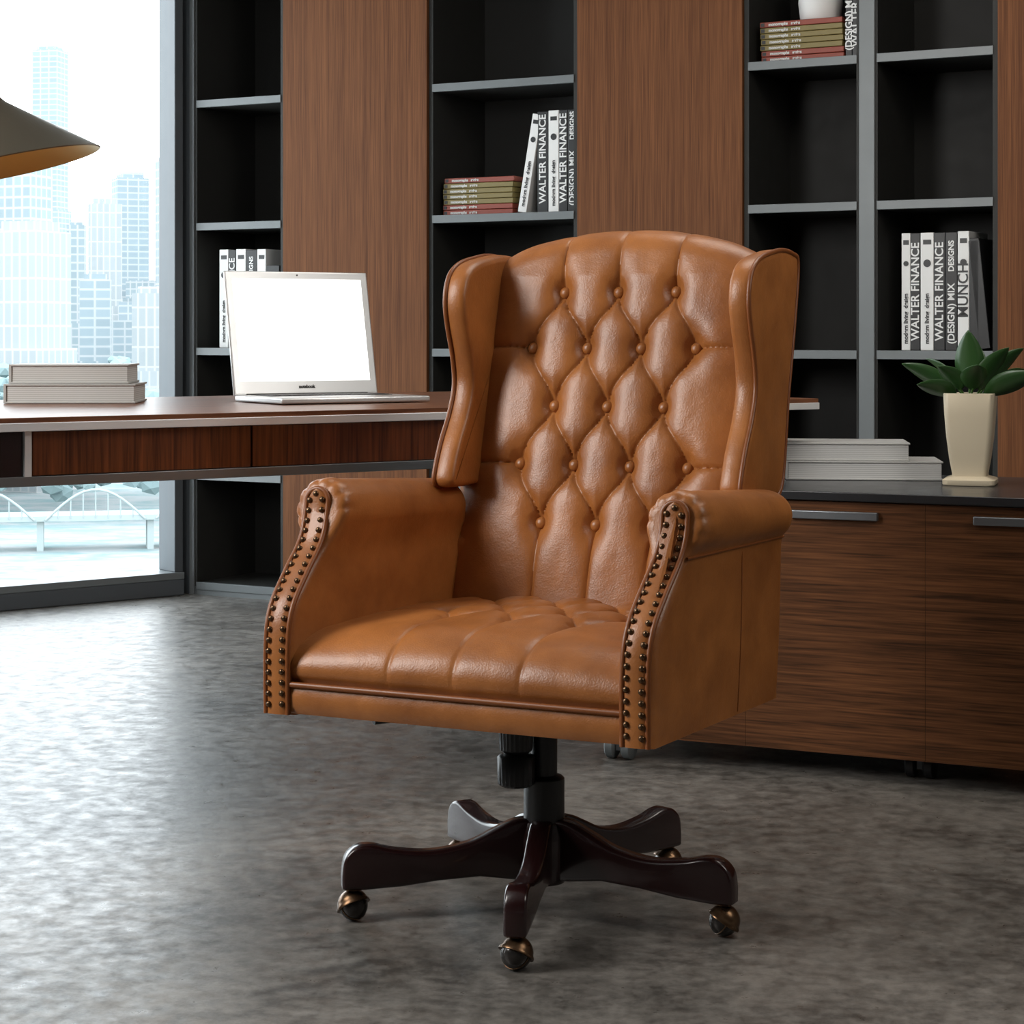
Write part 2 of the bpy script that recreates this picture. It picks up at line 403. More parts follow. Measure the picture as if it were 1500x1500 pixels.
# laptop
lx, ly = dkw(0.938, 0.555)
lp = empty('laptop', (lx, ly, 0.8108), 31)
LWd = 0.36; LD = 0.25
box('base', -LWd/2, LWd/2, -LD, 0, 0.001, 0.014, M_lapt, lp, 0.004)
box('keyboard', -LWd/2+0.03, LWd/2-0.03, -0.125, -0.02, 0.0138, 0.0148, M_keys, lp)
box('trackpad', -0.05, 0.05, -0.235, -0.145, 0.0138, 0.0145, M_alu, lp)
for r in range(5):
    for c in range(12):
        x = -LWd/2+0.036+c*0.0243; y = -0.123+r*0.0205
        box('key', x, x+0.020, y, y+0.017, 0.0147, 0.0158, M_bookk, lp)
lid = empty('lid', (0, 0.003, 0.012), 0, lp); lid.rotation_euler = (math.radians(-12), 0, 0)
LH = 0.288
box('lid_shell', -LWd/2, LWd/2, 0.0, 0.006, 0.0, LH, M_lapt, lid, 0.003)
box('bezel', -LWd/2+0.004, LWd/2-0.004, -0.0012, 0.001, 0.005, LH-0.004, M_lapt, lid)
box('screen', -LWd/2+0.018, LWd/2-0.018, -0.0020, 0.0, 0.032, LH-0.018, M_screen, lid)
text('notebook', 0.010, (-0.02, -0.0018, 0.019), (math.radians(90), 0, 0), M_bookk, lid)
lathe('webcam', [(0, 0), (0.002, 0), (0.002, 0.001), (0, 0.001)], M_bookk, lid, 12, (0, -0.0012, LH-0.009), Matrix.Rotation(math.radians(90), 4, 'X'))
lathe('hinge', [(0.005, -0.15), (0.005, 0.15)], M_keys, lp, 16, (0, 0.0, 0.012), Matrix.Rotation(math.radians(90), 4, 'Y'))

# lamp
lm = empty('desk_lamp', (0, 0, 0))
sc = Vector((-0.989, 4.0, 1.286))
Rm = Matrix.Translation(sc) @ Matrix.Rotation(math.radians(-13), 4, 'Y') @ Matrix.Rotation(math.radians(1), 4, 'X')
def openmesh(name, prof, mat):
    o = lathe(name, prof, mat, lm, 64, (0, 0, 0), Rm, 50)
    bm = bmesh.new(); bm.from_mesh(o.data)
    big = [f for f in bm.faces if len(f.verts) == 64]; bmesh.ops.delete(bm, geom=big, context='FACES_ONLY'); bm.to_mesh(o.data); bm.free()
openmesh('shade', [(0.185, 0.0), (0.187, 0.002), (0.030, 0.125), (0.018, 0.14), (0.018, 0.17), (0.0, 0.17)], M_brass)
openmesh('shade_inner', [(0.1848, 0.0005), (0.028, 0.120), (0.0, 0.120)], M_brassin)
lathe('bulb', [(0.0, 0.045), (0.018, 0.05), (0.026, 0.07), (0.018, 0.095), (0.012, 0.118), (0, 0.118)], pbr('bulb_glow', (1, .8, .5), 0.4, emis=(1, 0.7, 0.3), es=4), lm, 24, (0, 0, 0), Rm)
lbx, lby = dkw(-0.22, 0.45)
neck = Rm @ Vector((0, 0, 0.165))
tube('arm', catmull([(lbx, lby, 0.82), (lbx, lby, 1.2), (lbx+0.01, lby, 1.42), ((lbx+neck.x)/2, (lby+neck.y)/2, 1.56), (neck.x, neck.y, neck.z)], 10), 0.008, M_brass, lm)
lathe('foot', [(0, 0.8108), (0.09, 0.8108), (0.092, 0.818), (0.085, 0.826), (0.015, 0.832), (0.01, 0.86), (0, 0.86)], M_brass, lm, 48, (lbx, lby, 0))
pl = bpy.data.lights.new('lamp_light', 'POINT'); pl.energy = 0.45; pl.color = (1, 0.72, 0.35); pl.shadow_soft_size = 0.02
plo = bpy.data.objects.new('lamp_light', pl); col.objects.link(plo); plo.location = Rm @ Vector((0, 0, 0.035)); plo.parent = lm

# ---------------------------------------------------------------- credenza
CR = -25.0
cr_ = empty('credenza', (0.382, 4.588, 0), CR)
def crw(x, y):
    a = math.radians(CR); return (0.382+x*math.cos(a)-y*math.sin(a), 4.588+x*math.sin(a)+y*math.cos(a))
X0, X1 = -0.25, 1.35; CD = 0.60
box('carcass', X0, X1, 0.012, CD, 0.055, 0.60, M_cred, cr_)
for i, x in enumerate((-0.25, 0.15, 0.55, 0.95)):
    box('door_front_%d' % i, x+0.0003, x+0.3997, -0.006, 0.012, 0.052, 0.598, M_cred, cr_, 0.0003)
    box('handle_%d' % i, x+0.104, x+0.299, -0.020, -0.006, 0.560, 0.578, M_handle, cr_, 0.002)
box('top_slab', X0-0.01, X1+0.01, -0.02, CD+0.01, 0.601, 0.62, M_stone, cr_, 0.002)
box('top_shadow_gap', X0+0.01, X1-0.01, 0.0, CD-0.01, 0.597, 0.602, M_bookk, cr_)
for i, (x, y) in enumerate(((-0.145, -0.010), (0.52, 0.08), (1.25, 0.08), (-0.16, 0.5), (1.25, 0.5))):
    for sx in (-0.020, 0.020):
        lathe('wheel_%d' % i, [(0.0, -0.012), (0.023, -0.012), (0.028, -0.008), (0.028, 0.008), (0.023, 0.012), (0, 0.012)], M_greyedge if i == 0 else M_black, cr_, 28, (x+sx, y, 0.028), Matrix.Rotation(math.radians(90), 4, 'Y'))
    box('wheel_bracket_%d' % i, x-0.035, x+0.035, y-0.02, y+0.03, 0.048, 0.056, M_frame, cr_)
    box('wheel_fork_%d' % i, x-0.006, x+0.006, y-0.015, y+0.015, 0.02, 0.05, M_frame, cr_)
gx, gy = crw(0.28, 0.44)
flat_books('book_stack', (gx, gy), -6, [(0.36, 0.20, 0.044, 0.01), (0.29, 0.19, 0.042, -0.03)], 0.62)

# potted plant
ppx, ppy = crw(0.573, 0.325)
pp = empty('potted_plant', (ppx, ppy, 0.6208), -18)
def sq(w, z, n=6):
    r = 0.12*w; pts = []
    for (cx, cy, a0_) in ((1, 1, 0), (-1, 1, 90), (-1, -1, 180), (1, -1, 270)):
        for k in range(n):
            a = math.radians(a0_+90*k/(n-1)); pts.append(Vector((cx*(w/2-r)+r*math.cos(a), cy*(w/2-r)+r*math.sin(a), z)))
    return pts
prof = [(0.112, 0), (0.116, 0.003), (0.116, 0.012), (0.108, 0.015), (0.076, 0.020), (0.076, 0.026), (0.088, 0.06), (0.100, 0.11), (0.108, 0.16), (0.112, 0.205), (0.110, 0.207), (0.102, 0.205), (0.098, 0.185)]
loft('square_pot', [sq(w, z) for w, z in prof], M_pot, pp, True, 35)
box('soil_fill', -0.047, 0.047, -0.047, 0.047, 0.184, 0.19, M_soil, pp)
def leaf(name, az, tilt, length, width, droop, base=(0, 0, 0.19), stalk=0.03, roll=0.0):
    v = []; f = []
    az = math.radians(az); d = Vector((math.cos(az), math.sin(az), 0)); side0 = Vector((-d.y, d.x, 0))
    p = Vector(base)+d*0.01; th = math.radians(tilt); pts = []
    tot = stalk+length; st = tot/24
    for i in range(25):
        pts.append((p.copy(), th)); p = p+(d*math.cos(th)+Vector((0, 0, 1))*math.sin(th))*st; th -= math.radians(droop)/24
    ks = int(24*stalk/tot)
    tube(name+'_stalk', [q[0] for q in pts[:ks+2]], 0.0022, M_leaf2, pp)
    L_ = pts[ks:]; m = len(L_)
    for i, (q, t) in enumerate(L_):
        s = i/(m-1); w = width/2*(math.sin(math.pi*min(1, s**0.85)))**0.8 if 0 < s < 1 else 0.0004
        up0 = Vector((0, 0, 1))*math.cos(t)-d*math.sin(t)
        cr, sr = math.cos(math.radians(roll)), math.sin(math.radians(roll))
        side = side0*cr+up0*sr; up = up0*cr-side0*sr
        for k in (-1, -0.5, 0, 0.5, 1):
            v.append(q+side*w*k+up*(abs(k)*w*0.3))
    for i in range(m-1):
        for k in range(4):
            f.append((i*5+k, i*5+k+1, (i+1)*5+k+1, (i+1)*5+k))
    o = mesh_obj(name, v, f, M_leaf, pp, angle=80)
    md = o.modifiers.new('sol', 'SOLIDIFY'); md.thickness = 0.0012
for i, a in enumerate([(185, 34, 0.135, 0.062, 8, 40), (210, 22, 0.095, 0.060, 10, 35), (165, 54, 0.105, 0.060, 20, 30), (265, 86, 0.13, 0.066, 4, 0), (85, 80, 0.11, 0.066, 12, 0), (10, 55, 0.13, 0.066, 15, -40),
                       (345, 66, 0.115, 0.062, 20, -30), (335, 26, 0.14, 0.060, 8, -45), (285, 58, 0.085, 0.060, 25, 0), (225, 58, 0.085, 0.056, 30, 20), (40, 36, 0.125, 0.06, 20, -30)]):
    leaf('leaf_%d' % (i+1), *a[:5], roll=a[5])

# ---------------------------------------------------------------- executive chair
YAW = -26.0
ch = empty('office_wingback_chair', (0.0535, 3.41, 0), YAW)
def cshift(y): return -0.028+0.05*(min(max(y, -0.3), 0.3)+0.28)
TL = Vector((0, 0.25, 0.968)).normalized(); NL = Vector((0, -TL.z, TL.y))
def yb(z): return 0.17+0.258*(z-0.49)
def segdist(px, pz, segs):
    d = np.full(px.shape, 1e9)
    for (x1, z1, x2, z2) in segs:
        vx, vz = x2-x1, z2-z1; L2 = vx*vx+vz*vz
        t = np.clip(((px-x1)*vx+(pz-z1)*vz)/L2, 0, 1)
        d = np.minimum(d, np.hypot(px-(x1+t*vx), pz-(z1+t*vz)))
    return d
def btndist(px, pz, B, az=1.0):
    d = np.full(px.shape, 1e9)
    for x, z in B: d = np.minimum(d, np.hypot(px-x, (pz-z)*az))
    return d
rows = [(1.034, (-.108, 0, .108)), (0.933, (-.159, -.053, .053, .159)), (0.829, (-.106, 0, .106)), (0.725, (-.159, -.053, .053, .159)), (0.622, (-.106, 0, .106))]
jit = random.Random(7)
rows = [(z, tuple(x+jit.uniform(-0.003, 0.003) for x in xx)) for z, xx in rows]
B = [(x, z) for z, xs in rows for x in xs]
def curveseg(x1, z1, x2, z2, bow):
    out = []; n = 6; px, pz = x1, z1
    for i in range(1, n+1):
        t = i/n; bx = bow*math.sin(2*math.pi*t)
        x = x1+(x2-x1)*t+bx; z = z1+(z2-z1)*t
        out.append((px, pz, x, z)); px, pz = x, z
    return out
segs = []
for i in range(4):
    for xa in rows[i][1]:
        for xb in rows[i+1][1]:
            if abs(xa-xb) < 0.08: segs += curveseg(xa, rows[i][0], xb, rows[i+1][0], -0.005 if xb > xa else 0.005)
for x in rows[0][1]: segs.append((x, rows[0][0], x*1.12, 1.5))
for x in rows[4][1]: segs.append((x, rows[4][0], x*0.95, 0.3))
for i in (1, 3):
    for x in (-.159, .159): segs.append((x, rows[i][0], x*2, rows[i][0]))
HWB = 0.280; NX = 220; RR = 0.05
xs = np.linspace(-HWB, HWB, NX)
def ztop(x): return 1.152-0.045*(abs(x)/0.25)**2.2
nf = 260; na = 40; nr = 12
def tuftH(px, pz, segs, B, A, Bp, wb, wl, az=1.0, C=0.0026):
    dl = segdist(px, pz, segs); db = btndist(px, pz, B, az)
    well = A*(1-np.exp(-(db/wb)**1.3))
    s = np.clip(dl/wl, 0, 1)
    puff = np.sqrt(np.clip(1-(1-s)**2, 0, 1))
    near = np.exp(-(db/0.055)**2)
    crease = C*(1-np.exp(-dl/0.0028))
    return well + Bp*puff*(0.35+0.95*near)*np.clip(db/0.02, 0, 1) + crease
gridP = []; PX = []; PZ = []; F = []; NRM = []
for i in range(nf+na+nr):
    for x in xs:
        zp = ztop(x)-RR
        if i < nf:
            z = 0.40+(zp-0.40)*i/(nf-1)
            P = Vector((x, yb(z)+0.022, z)); n = NL; pz = z; fade = 1
        elif i < nf+na:
            th = math.pi*(i-nf+1)/na
            piv = Vector((x, yb(zp)+0.022, zp))-NL*RR
            n = NL*math.cos(th)+TL*math.sin(th); P = piv+n*RR; pz = zp+th*RR; fade = max(0.0, 1-(th/2.2)**2)
        else:
            s = (i-nf-na+1)/nr; z = zp-(zp-0.40)*s
            P = Vector((x, yb(z)+0.022, z))-NL*RR*2; n = -NL; pz = 5; fade = 0
        gridP.append(P); NRM.append(n); PX.append(x); PZ.append(pz); F.append(fade)
PX = np.array(PX); PZ = np.array(PZ); F = np.array(F)
h = tuftH(PX, PZ, segs, B, 0.022, 0.0095, 0.028, 0.040, 0.75)
edge = np.clip((np.abs(PX)-0.18)/0.09, 0, 1.1)
topf = np.clip((PZ-1.06)/0.08, 0, 1)
h = (h*(1-0.40*topf) - 0.020*edge**2)*F
verts = [P+n*float(hh) for P, n, hh in zip(gridP, NRM, h)]
R_ = nf+na+nr; faces = []
for i in range(R_-1):
    for j in range(NX-1):
        a = i*NX+j; faces.append((a, a+1, a+NX+1, a+NX))
faces.append(tuple(i*NX for i in range(R_))); faces.append(tuple(i*NX+NX-1 for i in range(R_)))
faces.append(tuple(list(range(NX))+[(R_-1)*NX+j for j in range(NX-1, -1, -1)]))
mesh_obj('tufted_back', verts, faces, M_leather, ch, angle=70)
def frame(n):
    n = n.normalized(); a = Vector((1, 0, 0)); b_ = n.cross(a).normalized(); a = b_.cross(n)
    return Matrix(((a.x, b_.x, n.x, 0), (a.y, b_.y, n.y, 0), (a.z, b_.z, n.z, 0), (0, 0, 0, 1)))
items = []
for x, z in B:
    P = Vector((x, yb(z)+0.022, z))+NL*0.0068
    items.append(Matrix.Translation(P) @ frame(NL) @ Matrix.Diagonal((0.0108, 0.0108, 0.0080, 1)))
blobs('back_buttons', items, M_leather, ch, 24, 14)

# --- seat
HS = 0.292
SB = []; srow = [(-0.08, (-.115, 0, .115)), (0.0, (-.172, -.0575, .0575, .172)), (0.08, (-.115, 0, .115)), (0.16, (-.172, -.0575, .0575, .172))]
for y, xx in srow:
    for x in xx: SB.append((x, y))
ssegs = []
for i in range(3):
    for xa in srow[i][1]:
        for xb in srow[i+1][1]:
            if abs(xa-xb) < 0.09: ssegs.append((xa, srow[i][0], xb, srow[i+1][0]))
for x in srow[0][1]: ssegs.append((x, -0.08, x, -0.6))
for x in (-.172, .172): ssegs.append((x, 0.0, x*2.2, 0.0-0.02))
xs = np.linspace(-HS, HS, 200)
P0 = []; PXs = []; PYs = []; N0 = []; Fs = []
nt_, nar, nd = 130, 60, 6
for i in range(nt_+nar+nd):
    for x in xs:
        dome = 0.018*(1-(x/HS)**2)
        if i < nt_:
            s = i/(nt_-1); y = 0.24+(-0.165-0.24)*s
            z = 0.470+dome+0.006*math.sin(s*math.pi); n = Vector((0, 0, 1)); py = y; fd = 1
        elif i < nt_+nar:
            th = math.pi/2*(i-nt_+1)/nar; e2 = 0.9
            z = 0.404+(0.066+dome)*math.cos(th)**e2
            y = -0.165-0.108*math.sin(th)**0.95
            n = Vector((0, -math.sin(th), math.cos(th))); py = -0.165-th*0.08; fd = 1-0.95*(th/(math.pi/2))**5
        else:
            s = (i-nt_-nar+1)/nd; z = 0.404-0.03*s; y = -0.273+0.02*s; n = Vector((0, -1, 0)); py = -0.3; fd = 0.05*(1-s)
        P0.append(Vector((x+cshift(y), y, z))); N0.append(n); PXs.append(x); PYs.append(py); Fs.append(fd)
hs = tuftH(np.array(PXs), np.array(PYs), ssegs, SB, 0.013, 0.0085, 0.03, 0.05)*np.array(Fs)
V = [p+n*float(q)-Vector((0, 0, 0.010*min(1, f_))) for p, n, q, f_ in zip(P0, N0, hs, Fs)]
R_ = nt_+nar+nd; NX = 200
Fc = [(i*NX+j, i*NX+j+1, (i+1)*NX+j+1, (i+1)*NX+j) for i in range(R_-1) for j in range(NX-1)]
mesh_obj('seat_cushion', V, Fc, M_leather, ch, angle=70)
blobs('seat_buttons', [Matrix.Translation((x+cshift(y), y, 0.470+0.018*(1-(x/HS)**2)-0.004)) @ Matrix.Diagonal((0.011, 0.011, 0.006, 1)) for x, y in SB], M_leather, ch, 16, 10)
def railpt(x, y, z): return Vector((x+cshift(y), y, z))
rr = []
for x in np.linspace(-0.295, 0.295, 12):
    rr.append([railpt(x, y, z) for (y, z) in ((-0.262, 0.398), (-0.282, 0.394), (-0.287, 0.382), (-0.286, 0.362), (-0.280, 0.350), (-0.262, 0.347))])
loft('front_rail', rr, M_leather, ch)
tube('seat_piping', [railpt(x, -0.286, 0.3975) for x in np.linspace(-0.293, 0.293, 30)], 0.0048, M_pipe, ch)
box('seat_frame', -0.29, 0.285, -0.262, 0.24, 0.350, 0.42, M_black, ch)
# --- arms
fz_pts = [(0.30, -0.284), (0.345, -0.284), (0.46, -0.284), (0.52, -0.270), (0.57, -0.228), (0.62, -0.180), (0.67, -0.160), (0.74, -0.155)]
FZ = catmull([(a, b_, 0) for a, b_ in fz_pts], 10)
fzx = np.array([p.x for p in FZ]); fzy = np.array([p.y for p in FZ])
def fz(z): return float(np.interp(z, fzx, fzy))
CX, CZ, CRr = 0.317, 0.669, 0.051
def outx(z): return 0.333+0.008*(z-0.345)/0.255+0.002*math.sin((z-0.345)/0.255*math.pi)
sec = []
for z in np.linspace(0.345, 0.585, 16): sec.append(Vector((0.291, z)))
sec.append(Vector((0.289, 0.60))); sec.append(Vector((0.284, 0.617)))
i_arc0 = len(sec)
NA = 48
for a in np.linspace(208, -46, NA):
    sec.append(Vector((CX+CRr*math.cos(math.radians(a)), CZ+CRr*math.sin(math.radians(a)))))
i_arc1 = len(sec)
sec.append(Vector((0.346, 0.625)))
sec.append(Vector((0.3425, 0.614)))
for z in np.linspace(0.600, 0.345, 18): sec.append(Vector((outx(z), z)))
def armring(side, ins, t, dy, pleat=0.0):
    dd = [ins]*len(sec)
    if pleat:
        for i in range(i_arc0+4, i_arc1-3):
            dd[i] = ins+pleat*(0.5+0.5*math.cos((i-i_arc0)*2*math.pi/6.0))**3
    P = inset2d(sec, dd); out = []
    for p in P:
        x, z = p.x, p.y
        rear = 0.235-0.02*sstep(0.6, 0.66, z)
        y = fz(z)+(rear-fz(z))*t+dy
        wx = sstep(0.335, 0.292, x)
        wz = 1-0.55*sstep(0.55, 0.72, z)
        x -= 0.032*t*wx*wz
        if z > 0.6: z -= 0.022*t*(z-0.6)/0.12
        out.append(Vector((side*x+cshift(y), y, z)))
    return out
for side, nm in ((1, 'right'), (-1, 'left')):
    rings = [armring(side, 0.018, 0, 0.000, 0.001), armring(side, 0.010, 0, 0.001, 0.003), armring(side, 0.005, 0, 0.004, 0.0035), armring(side, 0.0015, 0, 0.010, 0.003), armring(side, 0.0, 0, 0.018, 0.002), armring(side, 0.0, 0, 0.030, 0.0008)]
    for t in np.linspace(0.12, 0.94, 15): rings.append(armring(side, 0.0, t, 0))
    rings += [armring(side, 0.0, 0.97, 0), armring(side, 0.004, 0.985, 0), armring(side, 0.014, 1.0, 0)]
    loft('arm_'+nm, rings, M_leather, ch, True, 60)
    cl = catmull([(0.312, 0.349, 0), (0.312, 0.45, 0), (0.313, 0.53, 0), (0.316, 0.60, 0), (0.319, 0.65, 0), (0.319, 0.683, 0)], 8)
    def outline(hw):
        Lp, Rp = [], []
        for i, p in enumerate(cl):
            Lp.append((p.x-hw, p.y)); Rp.append((p.x+hw, p.y))
        topc = cl[-1]; arc = []
        for a in np.linspace(180, 0, 13)[1:-1]:
            arc.append((topc.x+hw*math.cos(math.radians(a)), topc.y+hw*math.sin(math.radians(a))))
        return Lp, arc, Rp
    def P3(x, z, off): y = fz(z)-off; return Vector((side*x+cshift(y), y, z))
    Lp, arc, Rp = outline(0.0205)
    v = []; f = []
    rowsL = Lp+arc[:6]; rowsR = Rp+arc[::-1][:6]
    for a, b_ in zip(rowsL, rowsR):
        for k in range(7):
            s = k/6; x = a[0]*(1-s)+b_[0]*s; z = a[1]
            v.append(P3(x, z, 0.003+0.006*math.sin(math.pi*s)**0.5))
    for i in range(len(rowsL)-1):
        for k in range(6): f.append((i*7+k, i*7+k+1, (i+1)*7+k+1, (i+1)*7+k))
    mesh_obj('arm_front_strip_'+nm, v, f, M_leather, ch, angle=80)
    ol = [P3(x, z, 0.004) for x, z in Lp+arc+Rp[::-1]]
    tube('arm_front_piping_'+nm, ol, 0.0045, M_pipe, ch)
    Lp, arc, Rp = outline(0.0122)
    path = [Vector((x, z)) for x, z in Lp+arc+Rp[::-1]]
    items = []; acc = 0; step = 0.0172
    for i in range(len(path)-1):
        a, b_ = path[i], path[i+1]; dl_ = math.hypot((b_-a).length, fz(b_.y)-fz(a.y)); 
        while acc <= dl_:
            q = a.lerp(b_, acc/dl_) if dl_ > 0 else a
            if q.y > 0.353: items.append(Matrix.Translation(P3(q.x, q.y, 0.0088)) @ Matrix.Diagonal((0.0050, 0.004, 0.0050, 1)))
            acc += step
        acc -= dl_
    blobs('nailheads_'+nm, items, M_bronze, ch, 12, 8)
    tube('arm_roll_seam_'+nm, [Vector((side*0.3445+cshift(y), y, 0.619)) for y in np.linspace(-0.175, 0.222, 14)], 0.0024, M_pipe, ch)
    tube('arm_side_seam_'+nm, [Vector((side*(outx(z)+0.0002)+cshift(0.05), 0.05, z)) for z in np.linspace(0.35, 0.61, 16)], 0.0011, M_pipe, ch)
# --- wings
wp = [(0.335, 0.69), (0.24, 0.688), (0.150, 0.688), (0.128, 0.695), (0.127, 0.715), (0.150, 0.765), (0.185, 0.82), (0.203, 0.87), (0.196, 0.92), (0.178, 0.97), (0.168, 1.01), (0.172, 1.045), (0.190, 1.072), (0.225, 1.090), (0.28, 1.101), (0.34, 1.108), (0.400, 1.104), (0.430, 1.088), (0.415, 1.0), (0.375, 0.85)]
WP = [Vector((p.x, p.y)) for p in catmull([(a, b_, 0) for a, b_ in wp], 6, True)]
for side, nm in ((1, 'right'), (-1, 'left')):
    def wr(x, ins):
        out = []
        for p in inset2d(WP, ins):
            out.append(Vector((side*x+0.012, p.x, p.y)))
        return out
    rings = [wr(0.2495, 0.014), wr(0.249, 0.009), wr(0.252, 0.003), wr(0.259, 0.0), wr(0.270, -0.001), wr(0.280, 0.0), wr(0.286, 0.002), wr(0.289, 0.006), wr(0.290, 0.012)]
    loft('wing_'+nm, rings, M_leather, ch, True, 50)
    tube('wing_piping_'+nm, wr(0.2875, 0.0005), 0.0042, M_pipe, ch, True)
# outer lower back
box('back_outer_shell', -0.285, 0.285, 0.20, 0.262, 0.347, 0.60, M_leather, ch, 0.02)

# --- column / mechanism
lathe('gas_lift_cover', [(0.0, 0.14), (0.034, 0.14), (0.034, 0.222), (0.030, 0.226), (0.022, 0.228), (0.022, 0.35), (0, 0.35)], M_black, ch, 40)
box('tilt_mechanism', -0.07, 0.07, -0.12, 0.14, 0.315, 0.351, M_black, ch, 0.008)
kn = []
kx, ky = -0.03, -0.045
for z, r in ((0.215, 0.024), (0.219, 0.029), (0.262, 0.030), (0.266, 0.026), (0.269, 0.02), (0.275, 0.026), (0.325, 0.028)):
    kn.append([Vector((kx+(r+(0.0015*(k % 2) if r > 0.022 else 0))*math.cos(2*math.pi*k/48), ky+(r+(0.0015*(k % 2) if r > 0.022 else 0))*math.sin(2*math.pi*k/48), z)) for k in range(48)])
loft('tension_knob', kn, M_black, ch)
tube('tilt_lever', [(-0.05, -0.02, 0.34), (-0.16, -0.16, 0.338), (-0.20, -0.22, 0.337)], 0.006, M_black, ch)
lathe('base_hub', [(0, 0.05), (0.034, 0.05), (0.042, 0.06), (0.042, 0.13), (0.036, 0.15), (0.034, 0.153), (0, 0.153)], M_mahog, ch, 40)
lp_ = catmull([(0.015, 0.158, 0), (0.05, 0.155, 0), (0.085, 0.140, 0), (0.13, 0.120, 0), (0.19, 0.110, 0), (0.25, 0.115, 0), (0.29, 0.124, 0), (0.315, 0.121, 0), (0.332, 0.105, 0), (0.337, 0.08, 0), (0.337, 0.055, 0)], 5)
lp_ += [Vector((0.332, 0.052, 0)), Vector((0.30, 0.052, 0)), Vector((0.24, 0.055, 0)), Vector((0.18, 0.062, 0)), Vector((0.11, 0.066, 0)), Vector((0.05, 0.058, 0)), Vector((0.015, 0.056, 0))]
P2 = [Vector((p.x, p.y)) for p in lp_]
for k in range(5):
    ang = math.radians(261.5+72*k+26)   # chair frame is rotated -26
    d = Vector((math.cos(ang), math.sin(ang), 0)); s = Vector((-d.y, d.x, 0))
    rings = []
    for off, ins in ((-0.018, 0.006), (-0.017, 0.002), (-0.013, 0.0), (0.013, 0.0), (0.017, 0.002), (0.018, 0.006)):
        rings.append([d*p.x+s*off+Vector((0, 0, p.y)) for p in inset2d(P2, ins)])
    loft('base_leg_%d' % (k+1), rings, M_mahog, ch, True, 50)
    c = d*0.318
    lathe('caster_stem_%d' % (k+1), [(0, 0.035), (0.006, 0.035), (0.006, 0.05), (0.013, 0.051), (0.013, 0.054), (0, 0.054)], M_bronze, ch, 20, c)
    c2 = c+s*0.0
    blobs('caster_ball_%d' % (k+1), [Matrix.Translation(c2+Vector((0, 0, 0.0245))) @ Matrix.Scale(0.0240, 4)], M_ball, ch, 32, 20)
    hood = [(0.0262*math.cos(math.radians(a)), 0.0262*math.sin(math.radians(a))) for a in np.linspace(0, 90, 10)]
    hood = [(0.0248, -0.002), (0.0285, -0.002), (0.0285, 0.001)]+hood[1:]
    hood[-1] = (0.0, hood[-1][1])
    ax = random.uniform(0, 6.28)
    Mh = Matrix.Rotation(ax+k, 4, 'Z') @ Matrix.Rotation(math.radians(34), 4, 'Y')
    lathe('caster_hood_%d' % (k+1), hood, M_bronze, ch, 36, c2+Vector((0, 0, 0.0250)), Mh)
    tube('caster_band_%d' % (k+1), [Mh @ Vector((0.0, 0.0245*math.cos(t), 0.0245*math.sin(t)))+c2+Vector((0, 0, 0.0249)) for t in np.linspace(0, 6.2, 30)], 0.0010, M_bronze, ch, True)

# ---------------------------------------------------------------- city outside
F1 = facade('facade_pale', (0.36, 0.365, 0.37), (0.235, 0.285, 0.305), 0.55, 0.6)  # all three facades: haze put into the colours, panes pale and close to frames
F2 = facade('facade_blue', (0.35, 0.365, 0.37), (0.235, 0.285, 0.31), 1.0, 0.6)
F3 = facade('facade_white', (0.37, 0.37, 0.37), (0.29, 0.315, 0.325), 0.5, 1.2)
GZ = -7.0
city = empty('city_skyline', (0, 0, 0))
def tower(x, y, w, d, top, rz, mat, i):
    g = empty('tower_%d' % i, (x, y, GZ), rz, city)
    box('shaft', -w/2, w/2, -d/2, d/2, 0, top-GZ, mat, g)
    box('crown', -w*0.36, w*0.36, -d*0.36, d*0.36, top-GZ, top-GZ+w*0.18, mat, g)
    box('setback', -w*0.58, w*0.58, -d*0.58, d*0.58, 0, (top-GZ)*0.55, mat, g)
T = [(-5, 75, 240, 115, F1), (47, 100, 75, 230, F2), (95, 130, 330, 150, F1), (122, 185, 300, 170, F3), (160, 222, 262, 190, F2), (226, 262, 235, 140, F1),
     (-10, 100, 340, 105, F3), (186, 262, 430, 125, F3), (110, 170, 410, 130, F2), (-80, -20, 120, 140, F2), (-170, -90, 260, 110, F1), (-260, -190, 60, 160, F3), (-420, -300, 200, 130, F2), (290, 380, 150, 180, F1), (400, 500, 280, 160, F3)]
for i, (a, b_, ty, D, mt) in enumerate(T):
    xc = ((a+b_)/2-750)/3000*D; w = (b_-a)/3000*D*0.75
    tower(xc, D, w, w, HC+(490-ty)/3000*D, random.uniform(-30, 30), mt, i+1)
for i in range(40):
    D = random.uniform(130, 280); px = random.uniform(-1600, 700); xc = (px-750)/3000*D; w = random.uniform(4, 9)
    tower(xc, D, w, w, random.uniform(-1, 8), random.uniform(-40, 40), random.choice([F1, F2, F3]), 100+i)
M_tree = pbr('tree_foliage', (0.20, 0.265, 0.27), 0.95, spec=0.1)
bm = bmesh.new()
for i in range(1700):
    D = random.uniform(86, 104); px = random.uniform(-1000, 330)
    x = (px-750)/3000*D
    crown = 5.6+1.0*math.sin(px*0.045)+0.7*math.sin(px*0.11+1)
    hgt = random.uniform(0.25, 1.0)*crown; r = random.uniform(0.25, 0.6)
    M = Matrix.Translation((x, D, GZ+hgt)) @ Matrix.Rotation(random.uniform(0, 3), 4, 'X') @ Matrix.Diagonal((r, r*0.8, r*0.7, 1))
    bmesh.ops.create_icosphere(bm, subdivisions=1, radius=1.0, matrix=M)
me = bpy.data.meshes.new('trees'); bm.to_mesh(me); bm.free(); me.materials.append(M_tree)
o = bpy.data.objects.new('trees', me); col.objects.link(o); o.parent = city
mgd, nt, b = newmat('waterfront_plaza')
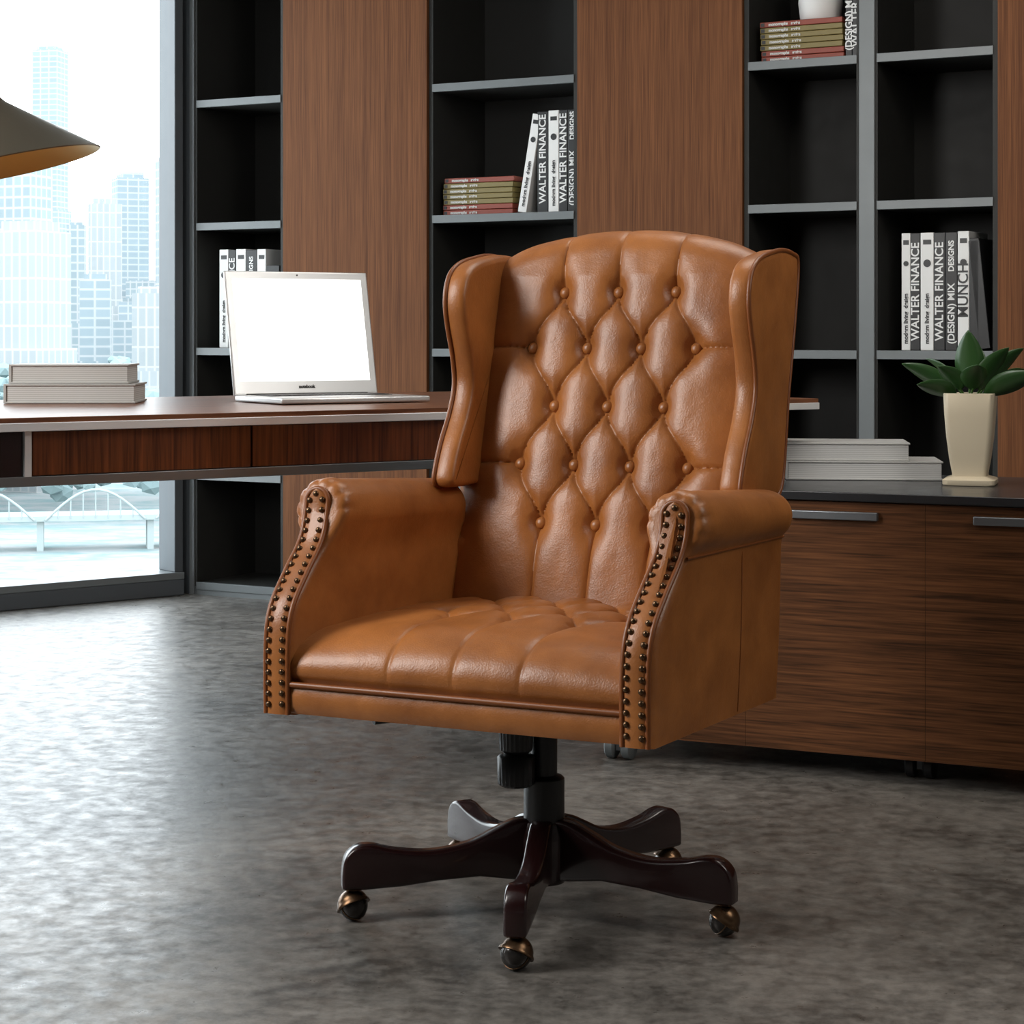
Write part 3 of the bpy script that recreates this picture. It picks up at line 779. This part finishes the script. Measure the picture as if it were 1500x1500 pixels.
tc = nt.nodes.new('ShaderNodeTexCoord'); wv = nt.nodes.new('ShaderNodeTexNoise')
mp = nt.nodes.new('ShaderNodeMapping'); mp.inputs['Rotation'].default_value = (0, 0, 0.25); mp.inputs['Scale'].default_value = (0.25, 0.5, 0.12)
nt.links.new(tc.outputs['Object'], mp.inputs[0]); nt.links.new(mp.outputs[0], wv.inputs['Vector'])
wv.inputs['Scale'].default_value = 1.8; wv.inputs['Detail'].default_value = 10; wv.inputs['Distortion'].default_value = 0.6; wv.inputs['Roughness'].default_value = 0.7
gr = nt.nodes.new('ShaderNodeValToRGB')
gr.color_ramp.elements[0].position = 0.40; gr.color_ramp.elements[0].color = (0.125, 0.20, 0.205, 1)
gr.color_ramp.elements[1].position = 0.56; gr.color_ramp.elements[1].color = (0.24, 0.25, 0.25, 1)
nt.links.new(wv.outputs['Fac'], gr.inputs[0]); nt.links.new(gr.outputs['Color'], b.inputs['Base Color']); b.inputs['Roughness'].default_value = 0.8
box('ground', -600, 600, 12, 700, GZ-1, GZ, mgd, city)
# foot bridge with arches crossing the waterfront
br = empty('arched_footbridge', (-17.5, 76, GZ), 12, city)
M_br = pbr('bridge_white', (0.27, 0.31, 0.31), 0.8)
box('deck', -16, 16, -1, 1, 1.1, 1.3, M_br, br)
for k in range(-4, 4):
    pts = [(k*4+0.2+3.6*t, -1.0, 1.15+1.1*math.sin(math.pi*t)) for t in np.linspace(0, 1, 14)]
    tube('arch_%d' % k, pts, 0.05, M_br, br)
    for q in range(1, 8):
        t = q/8; tube('hanger_%d_%d' % (k, q), [(k*4+0.2+3.6*t, -1.0, 1.2), (k*4+0.2+3.6*t, -1.0, 1.15+1.1*math.sin(math.pi*t))], 0.025, M_br, br)
    box('pier_%d' % k, k*4-0.12, k*4+0.12, -0.8, 0.8, 0, 1.1, M_br, br)

# ---------------------------------------------------------------- light
w = bpy.data.worlds.new('sky'); S.world = w; w.use_nodes = True
nt = w.node_tree; bg = nt.nodes['Background']
tc = nt.nodes.new('ShaderNodeTexCoord'); sp = nt.nodes.new('ShaderNodeSeparateXYZ'); nt.links.new(tc.outputs['Generated'], sp.inputs[0])
crp = nt.nodes.new('ShaderNodeValToRGB'); crp.color_ramp.elements[0].position = 0.0; crp.color_ramp.elements[0].color = (0.97, 0.99, 1, 1)
crp.color_ramp.elements[1].position = 0.8; crp.color_ramp.elements[1].color = (0.88, 0.94, 1, 1)
nt.links.new(sp.outputs[2], crp.inputs[0]); nt.links.new(crp.outputs[0], bg.inputs['Color'])
bg.inputs['Strength'].default_value = 5.8
def area(name, loc, target, size, energy, color=(1, 1, 1), sy=None):
    l = bpy.data.lights.new(name, 'AREA'); l.energy = energy; l.color = color; l.size = size
    if sy: l.shape = 'RECTANGLE'; l.size_y = sy
    o = bpy.data.objects.new(name, l); col.objects.link(o); o.location = loc
    o.rotation_euler = (Vector(target)-Vector(loc)).to_track_quat('-Z', 'Y').to_euler()
    return o
area('softbox_key', (-2.3, 2.6, 2.05), (0, 3.5, 0.7), 0.8, 74, (1, 0.975, 0.94), 1.5)
area('side_fill', (2.0, 2.5, 2.3), (0.2, 3.5, 0.7), 0.6, 18, (1, 0.95, 0.88), 1.2)  # added weak fill from the right to lift the chair's outer side
area('ceiling_fill', (0.9, 4.6, 2.75), (0.9, 5.1, 0), 1.6, 38, (1, 0.93, 0.84))  # added overhead fill, stands for no known ceiling fixture
S.view_settings.view_transform = 'Standard'
S.view_settings.look = 'None'
S.view_settings.exposure = 0.0
